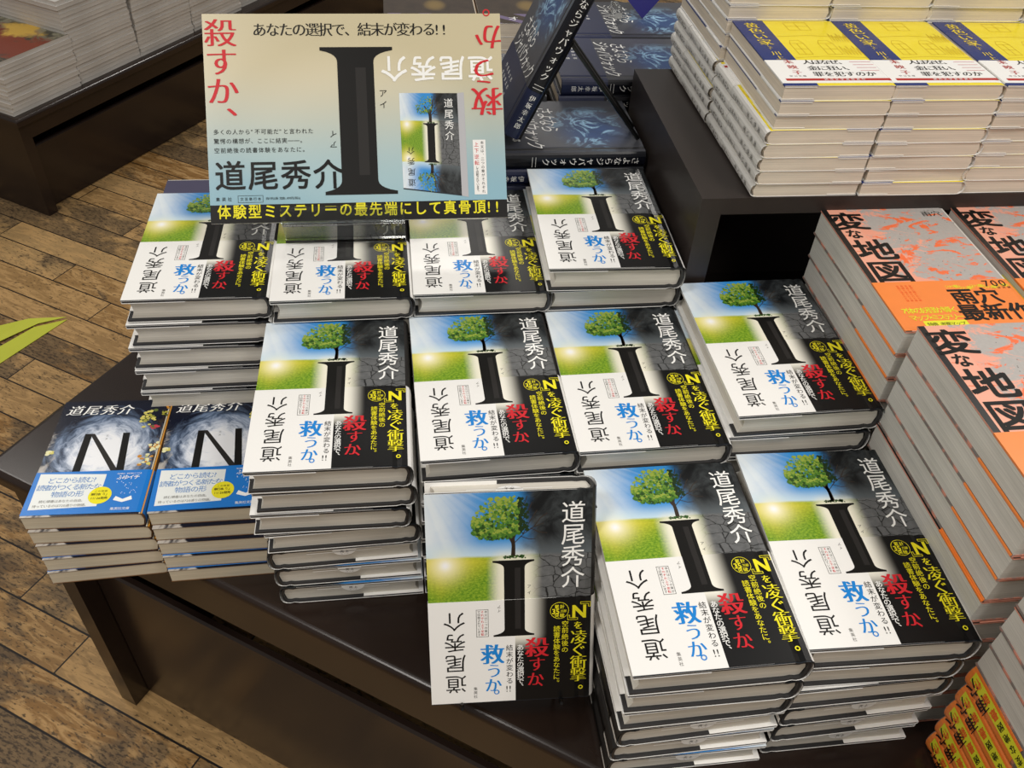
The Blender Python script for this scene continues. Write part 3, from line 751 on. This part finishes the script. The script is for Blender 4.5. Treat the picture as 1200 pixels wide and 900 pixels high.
# ------------------------------------------------------------------ orange-striped books (large black title, orange band)
MW, MH, MT = .130, .188, .0266
def f_map(g):
    u, v, _ = g.uv()
    n = g.noise(g.vec(u * 2.2, v * 4.4, 0.0), 2.0, 5, .65, 1.2); n2 = g.noise(g.vec(u * 40, v * 55, 0.0), 1.0, 3)
    c = g.mix(n2, lin('a9a4a0'), lin('bab5b1'))
    c = g.mix((n + (.45 - u) * .45 + (n2 - .5) * .16).sm(.49, .60), c, lin('f2a58c'))
    n3 = g.noise(g.vec(u * 2.6 + 7, v * 7, 4.0), 1.7, 5, .65, 1.6)
    c = g.mix((n3 + (n2 - .5) * .16 - ((u - .6).abs() * .18)).sm(.52, .57), c, lin('f5713c'))
    c = g.mix(u.lt(.20), c, lin('f0ab92'))
    return g.mix(u.lt(.045), c, lin('141212'))
map_print = mat('grey_and_orange_map_print', fn=f_map, rough=.35)
orange_band = mat('orange_band', fn=speck('f78a3c', .05), rough=.35)
ink_orange = mat('ink_orange', 'f0662c', .4)
ink_lime = mat('ink_lime', 'e8e838', .4)
def f_mspine(g):
    x, y, z = g.obj(); n = g.noise(g.vec(x * 90, y * 90, z * 90), 1.0, 4)
    return g.mix(n.sm(.45, .6), lin('7a716c'), lin('c98672'))
map_spine = mat('grey_spine_print', fn=f_mspine, rough=.3)
def m_front(s):
    T = dict(lift=.00016)
    s.ch('変', .150, .110, .0340, ink_black, off=.022, sx=1.12, sy=.92, **T); s.ch('な', .125, .228, .0165, ink_black, off=.025, **T)
    s.ch('地', .195, .370, .0370, ink_black, off=.022, sx=1.08, sy=.95, **T); s.ch('図', .190, .555, .0370, ink_black, off=.018, sx=1.05, sy=.95, **T)
    s.htext('雨穴', .77, .93, .055, .0100, ink_black, ming=True, **T); s.htext('うけつ', .80, .90, .022, .0026, ink_grey, **T)
    rnd = random.Random(9)
    for _ in range(40): s.disc(rnd.uniform(.42, .97), rnd.uniform(.08, .62), .0005, ink_grey, .0001, 6)
    for k in range(5): s.line([(.05, .10 + .14 * k), (.09, .103 + .14 * k), (.13, .10 + .14 * k)], .0006, ink_orange, .0001)
def m_band(s):
    T = dict(lift=.0002)
    s.htext('雨穴', .48, .84, .765, .0235, ink_black, off=.022, **T); s.htext('最新作', .45, .985, .885, .0235, ink_black, off=.022, **T)
    s.htext('700', .78, .96, .672, .0125, ink_black, off=.004, **T); s.htext('万部突破', .82, .97, .708, .0032, ink_black, **T)
    s.htext('7体の妖怪が導く', .07, .46, .860, .0088, ink_lime, off=.005, **T); s.htext('マップ×ミステリー', .09, .46, .912, .0080, ink_lime, off=.005, **T)
    for k in range(5): s.htext('シリーズ累計', .50 + .09 * k, .60 + .09 * k, .690 + .012 * (k % 2), .0048, ink_lime, **T)
    s.rect(.16, .935, .46, .985, ink_lime, .0001); s.htext('特典 考察マップ', .18, .44, .960, .0052, ink_black, **T)
    for k in range(4): s.vtext('地図に描かれた謎', .25 - .03 * k, .675, .785, .0026, ink_orange, **T)
def m_spine(s): s.vtext('変な地図', .5, .10, .48, .0160, ink_black, off=.015, ming=True)
def m_bspine(s):
    s.rect(.12, .58, .55, .97, ink_lime, .0001)
    s.vtext('変な地図', .34, .615, .75, .0070, ink_black, off=.02, ming=True, lift=.0003); s.vtext('雨', .62, .86, .86, .0135, ink_black, off=.025, ming=True, lift=.0003); s.vtext('穴', .62, .935, .935, .0135, ink_black, off=.025, ming=True, lift=.0003)
    s.vtext('最新作', .34, .80, .93, .0085, ink_orange, off=.02, lift=.0003)
def f_medge(g):
    x, y, z = g.obj(); n = g.noise(g.vec(x * 2, y * 55, 0.0), 1.0, 3, .7)
    return g.mix(n.sm(.60, .63), lin('e29c86'), lin('2a1c18'))
m_edge = mat('peach_edge', fn=f_medge, rough=.45)
pM = make_paperback('paperback_book', MW, MH, MT, map_print, map_spine, map_spine, m_edge, pages_grey, bulge=.002, front_fn=m_front, spine_fn=m_spine,
                    band=(.64, .995, orange_band, m_band, orange_band, m_bspine), overhang=.0008, soft=.0011)
GM = 'orange-banded books with a large black title'
def stackM(desc, xl, y, n, pitch, turned=0, lean=.0, seed=0, x0=None):
    rr = random.Random(seed)
    for i in range(n):
        t = i >= n - turned; k = n - 1 - i
        o = copy_tree(pM); dz = pitch * i
        jx = (.0 if i == 0 else rr.choice((-.0018, -.0006, .0, .0010))) if not t else 0
        o.location = (xl + MW / 2 + lean * dz + jx, y + (0 if i == 0 else rr.uniform(-.0012, .0012)), ZT + pitch * k)
        o.rotation_euler = (0, 0, (math.pi if t else 0)); o.scale = (1, 1, pitch / .0269)
        tag(o, ('spine-left ' if t else '') + 'orange-banded book, ' + ORD[i] + ' in the ' + desc, 'book', GM)
stackM('stack against the box opening', .4110, .6080, 11, .0269, lean=.10, seed=1)
stackM('right-hand stack beneath the box front', .548, .6080, 11, .0269, seed=2)
stackM('stack beside the front-row hardcovers', .4125, .4120, 11, .0280, lean=.055, seed=3)
stackM('frontmost stack at the lower right corner', .4150, .2060, 11, .0275, turned=5, lean=.088, seed=4)
drop(pM)
# ------------------------------------------------------------------ dark blue hardcovers with blue smoke, lying sideways
JW, JH, JT = .132, .194, .0203
def f_smoke(g):
    u, v, _ = g.uv()
    n = g.noise(g.vec(u * 3, v * 4, 0.0), 1.6, 6, .6, 2.0); n2 = g.noise(g.vec(u * 2 + 5, v * 2.6, 2.0), 1.3, 5, .55, 2.2)
    c = g.mix(v, lin('34363f'), lin('54565d'))
    d = ((u - .55) * (u - .55) * 3 + (v - .72) * (v - .72) * 7).pw(.5)
    c = g.mix(d.sm(.8, .15) * .8, c, lin('23508c'))
    n3 = g.noise(g.vec(u * 2 + 3, v * 3, 5.0), 1.5, 4, .6, 1.5)
    rid = ((n2 - .5).abs() * -14.0 + 1.0).max(0.0) * n3.sm(.42, .62)
    return g.mix((rid * 1.4).min(1.0) * d.sm(.85, .2), c, lin('a4d2f2'))
smoke_print = mat('blue_smoke_print', fn=f_smoke, rough=.3)
navy_spine = mat('navy_spine', fn=speck('10121b', .2), rough=.3)
navy_band = mat('navy_band', fn=speck('1b2344', .1), rough=.35)
def j_front(s):
    T = dict(lift=.0002)
    s.htext('さよなら', .14, .62, .53, .0190, ink_white, sx=.9, sy=1.25, shear=.25, **T)
    s.htext('ジャバウォック', .10, .92, .645, .0190, ink_white, sx=.9, sy=1.2, shear=.25, **T)
    s.htext('伊坂幸太郎', .32, .80, .755, .0105, ink_white, ming=True, **T)
    s.line([(.1, .80), (.28, .80)], .0005, ink_white, .0001)
def j_spine(s):
    s.vtext('さよならジャバウォック', .5, .06, .60, .0100, ink_white, ming=True)
    s.line([(.2, .66), (.8, .66)], .0005, ink_white); s.line([(.2, .68), (.8, .68)], .0005, ink_white)
def j_bspine(s): s.vtext('伊坂幸太郎', .5, .74, .92, .0075, ink_white, ming=True)
def j_band(s):
    for k in range(3): s.htext('伊坂幸太郎', .15, .55, .81 + .05 * k, .0058, ink_white, lift=.0002)
pJ = make_paperback('hardcover_book', JW, JH, JT, smoke_print, navy_spine, navy_spine, paper_white, pages_pale, bulge=.002, hard=board_black, front_fn=j_front, spine_fn=j_spine,
                    band=(.70, .998, navy_band, j_band, navy_band, j_bspine))
GJ = 'dark blue smoke-cover hardcovers'
def riser(x0, x1, y0, y1, h, label):
    m = MB(); x, y = (x0 + x1) / 2, (y0 + y1) / 2; a, b2 = (x1 - x0) / 2, (y1 - y0) / 2; t = .012
    r = empty('display_riser', (x, y, ZT)); tag(r, label, 'riser')
    m.box(-a, a, -b2, b2, h - t, h, boxlam); m.build('top_board', r)
    m = MB(); m.box(-a, a, -b2, -b2 + t, 0, h - t, boxlam); m.build('front_board', r)
    m = MB(); m.box(-a, -a + t, -b2 + t, b2, 0, h - t, boxlam); m.build('side_board', r)
    m = MB(); m.box(a - t, a, -b2 + t, b2, 0, h - t, boxlam); m.build('side_board', r)
def stackJ(desc, x, y, ztop, n, seed, band_skip=()):
    rr = random.Random(seed)
    for i in range(n):
        o = copy_tree(pJ, None, ('paper_band',) if i in band_skip else ())
        o.location = (x + rr.uniform(-.002, .002), y + rr.uniform(-.001, .001), ztop - JT * (i + 1)); o.rotation_euler = (0, 0, -math.pi / 2 + R(rr.uniform(-.6, .6)))
        tag(o, 'smoke-cover dark blue hardcover, ' + ORD[i] + ' in the ' + desc, 'book', GJ)
JZ = .795
riser(.085, .285, .887, 1.018, JZ - 4 * JT - ZT, 'dark riser under the smoke-cover stack behind the shelf box corner')
stackJ('stack carrying the tilted display copy', .187, .952, JZ, 4, 1, (0,))
riser(.200, .400, 1.021, 1.155, .820 - 2 * JT - ZT, 'dark riser under the smoke-cover stack behind the shelf box')
stackJ('stack behind the wire easel legs', .300, 1.088, .820, 2, 2)
riser(.236, .436, 1.160, 1.292, .820 - 2 * JT - ZT, 'dark riser under the farthest smoke-cover stack')
stackJ('farthest stack beneath the purple card', .335, 1.226, .820, 2, 3)
riser(-.010, .192, 1.021, 1.155, .800 - 2 * JT - ZT, 'dark riser under the smoke-cover stack behind the sign')
stackJ('stack half hidden behind the sign', .091, 1.088, .800, 2, 4)
# tilted display copy seen from its spine
th = R(25); uj = Vector((math.sin(th), 0, math.cos(th))); nj = Vector((-math.cos(th), 0, math.sin(th))); rj_ = uj.cross(nj)
P0 = Vector((.1365, .902, .8035))
cj = P0 + uj * (JH / 2) - rj_ * (JW / 2)
o = copy_tree(pJ); axes(o, rj_, uj, nj, cj); tag(o, 'smoke-cover dark blue hardcover propped up steeply with its black spine facing out', 'book', GJ)
easel('wire_easel', 'black wire easel propping the tilted smoke-cover hardcover', P0 - rj_ * .026, rj_, uj, nj, .016, JT + .002, JZ, .142, .120, .0026, True)
drop(pJ)
# ------------------------------------------------------------------ brown books at the very back
def f_brown(g):
    u, v, _ = g.uv(); n = g.noise(g.vec(u * 4, v * 5, 0.0), 2, 5, .6)
    c = g.mix(n, lin('2e2724'), lin('57493c'))
    st = ((u * 3 + v * 6).frac() - .5).abs()
    c = g.mix(st.lt(.2) * v.lt(.2), c, lin('7d6f92'))
    return g.mix(((u - .55) * (u - .55) + (v - .38) * (v - .38)).sm(.02, .0), c, lin('8a7346'))
brown_print = mat('brown_collage_print', fn=f_brown, rough=.12, spec=.6)
def b_front(s):
    s.htext('・オ・ザ・', .1, .95, .90, .0170, ink_white, ming=True, lift=.0002)
pB = make_paperback('paperback_book', .141, .192, .020, brown_print, brown_art, brown_art, paper_white, pages_pale, bulge=.001, front_fn=b_front)
riser(-.012, .272, 1.297, 1.49, .786 - .060 - ZT, 'dark riser under the film-wrapped brown books at the back')
for k, d in enumerate(('left stack behind the sign', 'right stack beside the propped hardcover')):
    for i in range(3):
        o = copy_tree(pB); o.location = (.0585 + .1425 * k, 1.394, .786 - .020 * (i + 1)); tag(o, 'film-wrapped dark brown book, ' + ORD[i] + ' in the ' + d, 'book', 'film-wrapped brown books at the back')
drop(pB)
# slate book behind the back-row stack by the aisle
slate = mat('slate_violet_cover', fn=speck('4d4a66', .06), rough=.35)
def s_front(s):
    for k, c in enumerate('Que'): s.ch(c, .80, .92 - .045 * k, .012, ink_white, rot=-90, cw=.6, lift=.0002)
pS = make_paperback('paperback_book', .068, .150, .0228, slate, slate, slate, slate, pages_grey, front_fn=s_front)
for i in range(8):
    o = copy_tree(pS); o.location = (-.198, .932, ZT + .192 - .024 * (i + 1)); o.scale = (1, 1, 1.05); o.rotation_euler = (0, 0, math.pi / 2)
    tag(o, 'small slate violet book, ' + ORD[i] + ' in the stack behind the aisle-side hardcovers', 'book', 'small slate violet books')
drop(pS)
# ------------------------------------------------------------------ printed sign in a clear stand
PW, PH = .297, .208
pn = Vector((-.026, -.742, .67)).normalized(); pu = Vector((.002, .67, .742)); pu = (pu - pn * pu.dot(pn)).normalized(); pr_ = pu.cross(pn)
pc = Vector((-.0390, .8385, EYE - .4072))
sg = empty('sign'); axes(sg, pr_, pu, pn, pc); tag(sg, 'landscape cream-to-blue advertising sign with large black letter I in clear stand', 'sign')
def f_panel(g):
    u, v, _ = g.uv()
    c = g.mix(v.sm(.10, .80), lin('8fb9c9'), lin('cfc4a2'))
    e = ((u - .5) * (u - .5) * 4.6 + (v - .42) * (v - .42) * 4.2)
    return g.mix(e.sm(1.0, .2) * .55, c, g.mix(v.sm(.2, .75), lin('b9d3d6'), lin('e6dcc0')))
panel_print = mat('cream_to_blue_print', fn=f_panel, rough=.28, spec=.5)
m = MB(); m.box(-PW / 2, PW / 2, -PH / 2, PH / 2, -.002, 0, paper_white); m.build('board', sg)
m = MB(); s = Sheet(m, PW, PH, (0, 0, .0003))
s.rect(0, 0, 1, 1, panel_print)
T = dict(lift=.0004)
s.rect(0, .912, 1, 1, ink_black, .0002)
s.htext('体験型ミステリーの最先端にして真骨頂!!', .020, .985, .945, .0135, ink_yellow, off=.014, sy=1.1, **T)
s.htext('あなたの選択で、結末が変わる!!', .165, .825, .076, .0145, ink_black, ming=True, **T)
serif_I(s, ink_black, .383, .627, .440, .562, .161, .874, .0003, ('all', 0)); s.rect(.50, .26, .535, .78, ink_darkgrey, .00036)
s.vtext('殺すか、', .058, .090, .505, .0300, ink_red, ming=True, sx=1.1, **T)
TR = dict(lift=.0006)
s.ch('救', .944, .430, .0310, ink_red, ming=True, rot=180, sx=1.1, **TR); s.ch('う', .936, .285, .0300, ink_red, ming=True, rot=180, **TR); s.ch('か', .958, .115, .0290, ink_red, ming=True, rot=180, **TR)
s.ch('。', .928, .030, .0240, ink_red, rot=180, **T)
s.htext('介秀尾道', .582, .975, .268, .0270, ink_white, off=.012, rot=180, **T)
s.vtext('アイ', .590, .385, .440, .0085, ink_black, **T); s.vtext('イア', .417, .580, .630, .0080, ink_black, rot=180, **T)
for k, t in enumerate(('多くの人から"不可能だ"と言われた', '驚愕の構想が、ここに結実――。', '空前絶後の読書体験をあなたに。')):
    s.htext(t, .020, (.352, .325, .332)[k], .563 + .044 * k, .0056, ink_black, **T)
s.htext('道尾秀介', .016, .450, .772, .0310, ink_black, off=.012, **T)
s.htext('集英社', .017, .075, .884, .0042, ink_black, **T); s.frame(.092, .868, .175, .902, .0012, ink_darkgrey, .0003); s.htext('文芸単行本', .098, .170, .885, .0035, ink_black, **T)
s.htext('四六判上製 定価1,870円(税込)', .185, .30, .884, .0028, ink_black, **T)
# the small picture of the book printed on the sign
q = [(.646, .852), (.845, .890), (.842, .388), (.644, .385)]
s.mb.face([s.P(u, v, .0002) for u, v in q], meadow, [(0, 0), (1, 0), (1, 1), (0, 1)])
s.poly([(.845, .890), (.868, .897), (.865, .384), (.842, .388)], mat('spine_picture_grey', 'b9b9bd', .35), .0002)
class SubSheet(Sheet):
    def P(s, u, v, lift=0.0):
        bx = s.base; uu = .644 + .199 * u; vv = .386 + (.480 + .022 * u) * v
        return bx.P(uu, vv, lift)
ss = SubSheet(m, .199 * PW, .49 * PH, (0, 0, 0)); ss.base = s
serif_I(ss, ink_black, .392, .643, .46, .585, .30, .69, .0004, ('all', 0))
tree(ss, random.Random(8), 170, lift=.0003); tree(ss, random.Random(9), 170, flip=True, lift=.0003)
ss.vtext('道尾秀介', .84, .10, .42, .0098, ink_white, **T); ss.vtext('介秀尾道', .16, .58, .90, .0080, ink_black, rot=180, **T)
s.rect(.889, .617, .933, .885, paper_white, .0002); s.vtext('本文は、二つの章がそれぞれ', .921, .632, .870, .0036, ink_black, **T); s.vtext('上下逆転', .901, .640, .730, .0050, ink_red, **T); s.vtext('して印刷されています。', .901, .752, .872, .0030, ink_black, **T)
m.build('printed_face', sg)
st = empty('sign_stand', (-.057, .80, ZT + .2243)); tag(st, 'clear acrylic sign stand under the cream-to-blue sign', 'sign stand')
lo = pc - pu * (PH / 2) - st.location; lo.x = 0.0
def slab(m, pts, x0, x1, mt):
    m.prism_y([(p[0], p[1]) for p in pts], x0, x1, mt)
def yz_prism(m, prof, x0, x1, mt):
    n = len(prof)
    for i in range(n):
        p, r = prof[i], prof[(i + 1) % n]; m.face([(x0, *p), (x1, *p), (x1, *r), (x0, *r)], mt)
    m.face([(x0, *p) for p in reversed(prof)], mt); m.face([(x1, *p) for p in prof], mt)
n2, u2 = Vector((pn.y, pn.z)), Vector((pu.y, pu.z)); l2 = Vector((lo.y, lo.z))
def Q(a, b): p = l2 + u2 * a + n2 * b; return (p.x, p.y)
m = MB(); yz_prism(m, [Q(-.0005, -.0022), Q(-.0035, -.0022), Q(-.0035, .0062), Q(-.0005, .0062)], -.061, .061, acrylic); m.build('ledge', st)
m = MB(); yz_prism(m, [Q(-.0035, .0022 + .004), Q(-.0035, .0022 + .0068), Q(.0135, .0022 + .0068), Q(.0135, .0022 + .004)], -.061, .061, acrylic); m.build('front_lip', st)
m = MB(); yz_prism(m, [Q(-.0035, -.0024), Q(.10, -.0024), Q(.10, -.0052), Q(-.0035, -.0052)], -.061, .061, acrylic); m.build('back_plate', st)
m = MB(); yz_prism(m, [Q(-.0035, -.0024), Q(-.0035, -.0052), (l2.x + .012, .003), (l2.x + .009, .003)], -.061, .061, acrylic); m.build('riser', st)
m = MB(); m.box(-.061, .061, l2.x + .005, l2.x + .10, 0, .003, acrylic); m.build('foot_plate', st)
# ------------------------------------------------------------------ magazines across the aisle
mag_white = mat('magazine_paper', fn=f_pages(lin('d2cec8')), rough=.5)
mag_spine = mat('magazine_spine', fn=speck('c9c5c0', .1), rough=.35)
mag_grey = mat('magazine_grey', fn=f_pages(lin('66635a')), rough=.5)
def f_food(g):
    u, v, _ = g.uv(); n = g.noise(g.vec(u * 4, v * 5, 0.0), 2, 5, .6, 1.0)
    c = g.mix(n.sm(.4, .6), lin('3c3a30'), lin('8e8a74'))
    c = g.mix((n + (.35 - (u - .4).abs())).sm(.45, .65), c, lin('7a3420'))
    return g.mix(((u - .8).abs() + (v - .4).abs() + (n - .5) * .4).sm(.3, .15), c, lin('d8b04a'))
food_print = mat('food_photo_print', fn=f_food, rough=.3)
def make_mag(front, spine, pages, T):
    root = empty('magazine'); W, H = .208, .275
    m = MB(); xl = -W / 2
    prof = [(xl, T), (W / 2 - .002, T), (W / 2, T * .75), (W / 2, T * .25), (W / 2 - .002, 0), (xl, 0)]
    m.strip(prof, -H / 2, H / 2, .0003, lambda i: ((front if i == 0 else spine), spine, spine), W, H); m.build('cover', root)
    m = MB(); m.prism_y([(xl + .0006, .0004), (xl + .0006, T - .0004), (W / 2 - .002, T - .0004), (W / 2 - .002, .0004)], -H / 2 + .0006, H / 2 - .0006, pages); m.build('page_block', root)
    return root
MAGT = .0098
pW_ = make_mag(mag_spine, mag_spine, mag_white, MAGT); pF = make_mag(food_print, mag_spine, mag_white, MAGT); pG = make_mag(food_print, mag_grey, mag_grey, MAGT)
MA = R(57.0); du = Vector((math.cos(MA), math.sin(MA))); dv = Vector((-math.sin(MA), math.cos(MA)))
def stackMag(desc, a0, back, n, proto, seed, lean=0.0, rot=-90):
    """a0 = distance of the stack's near corner along the table front, back = setback"""
    rr = random.Random(seed)
    for i in range(n):
        k = n - 1 - i; o = copy_tree(pF if (i == 0 and seed == 1) else proto)
        c = Vector((-.893, 2.05)) + du * (a0 + .104 + rr.uniform(-.0025, .0025) + lean * k) + dv * (back + .1375 + rr.uniform(-.002, .002))
        o.location = (c.x, c.y, .27 + MAGT * k); o.rotation_euler = (0, 0, MA)
        tag(o, ('grey-edged' if seed == 6 else 'food-cover' if (seed == 1 and i == 0) else 'white-edged') + ' magazine, ' + ORD[i] + ' in the ' + desc + ' across the aisle', 'magazine', 'magazine stacks across the aisle')
stackMag('nearest front stack', .016, .022, 13, pW_, 1, .0006)
stackMag('second front stack', .225, .024, 21, pW_, 2, -.0004)
stackMag('third front stack', .435, .026, 20, pW_, 3, .0003)
stackMag('fourth front stack', .645, .026, 14, pW_, 4)
stackMag('fifth front stack', .855, .04, 12, pW_, 5)
stackMag('tall rear stack', .20, .305, 16, pG, 6)
drop(pW_); drop(pG); drop(pF)
# ------------------------------------------------------------------ loose folded leaflet and the purple card
lime = mat('yellow_green_paper', fn=speck('c3c93f', .06, 20), rough=.55)
lf = empty('folded_leaflet', (-.80, 1.53, 0)); tag(lf, 'folded yellow-green paper leaflet lying on the plank floor at left', 'leaflet')
def at_floor(px, py, z=0.0):
    d = cf + cr * ((px - 600) / 1020) - cu * ((py - 450) / 1020); t = (z - EYE) / d.z
    return Vector((0, 0, EYE)) + d * t
def leaf_part(name, px, z0, z1):
    m = MB(); pts = []
    for i, (x, y) in enumerate(px):
        p = at_floor(x, y, 0.0) - lf.location; pts.append(p)
    lo_ = [Vector((p.x, p.y, z0 if i in (0, 1) else z1)) for i, p in enumerate(pts)]; hi_ = [p + Vector((0, 0, .0008)) for p in lo_]
    m.face(hi_, lime); m.face(list(reversed(lo_)), lime)
    for i in range(len(pts)): j = (i + 1) % len(pts); m.face([lo_[i], lo_[j], hi_[j], hi_[i]], lime)
    m.build(name, lf)
leaf_part('lower_fold', [(79, 375), (40, 384), (-60, 441), (-60, 466)], .001, .001)
leaf_part('upper_fold', [(79, 374), (35, 376), (-60, 398), (-60, 430), (45, 381)], .006, .004)
card_blue = mat('purple_card', fn=speck('2a2a78', .08), rough=.3)
cdn = empty('price_card', (.352, 1.225, .8206)); tag(cdn, 'purple-blue card standing on its corner on the farthest smoke-cover stack', 'card')
m = MB(); s45 = .052
pts = [(0, -.004), (s45, s45 - .004), (0, 2 * s45 - .004), (-s45, s45 - .004)]
for y, fl_ in ((-.0006, 1), (.0006, -1)): m.face([(x, y + (z + .004) * .35, z + .0045) for x, z in pts[::fl_]], card_blue)
for i in range(4):
    a, b2 = pts[i], pts[(i + 1) % 4]
    m.face([(a[0], -.0006 + (a[1] + .004) * .35, a[1] + .0045), (b2[0], -.0006 + (b2[1] + .004) * .35, b2[1] + .0045), (b2[0], .0006 + (b2[1] + .004) * .35, b2[1] + .0045), (a[0], .0006 + (a[1] + .004) * .35, a[1] + .0045)], card_blue)
m.build('card_face', cdn)
m = MB(); m.box(-.040, -.030, .0, .035, 0, .012, acrylic); m.build('clip', cdn)
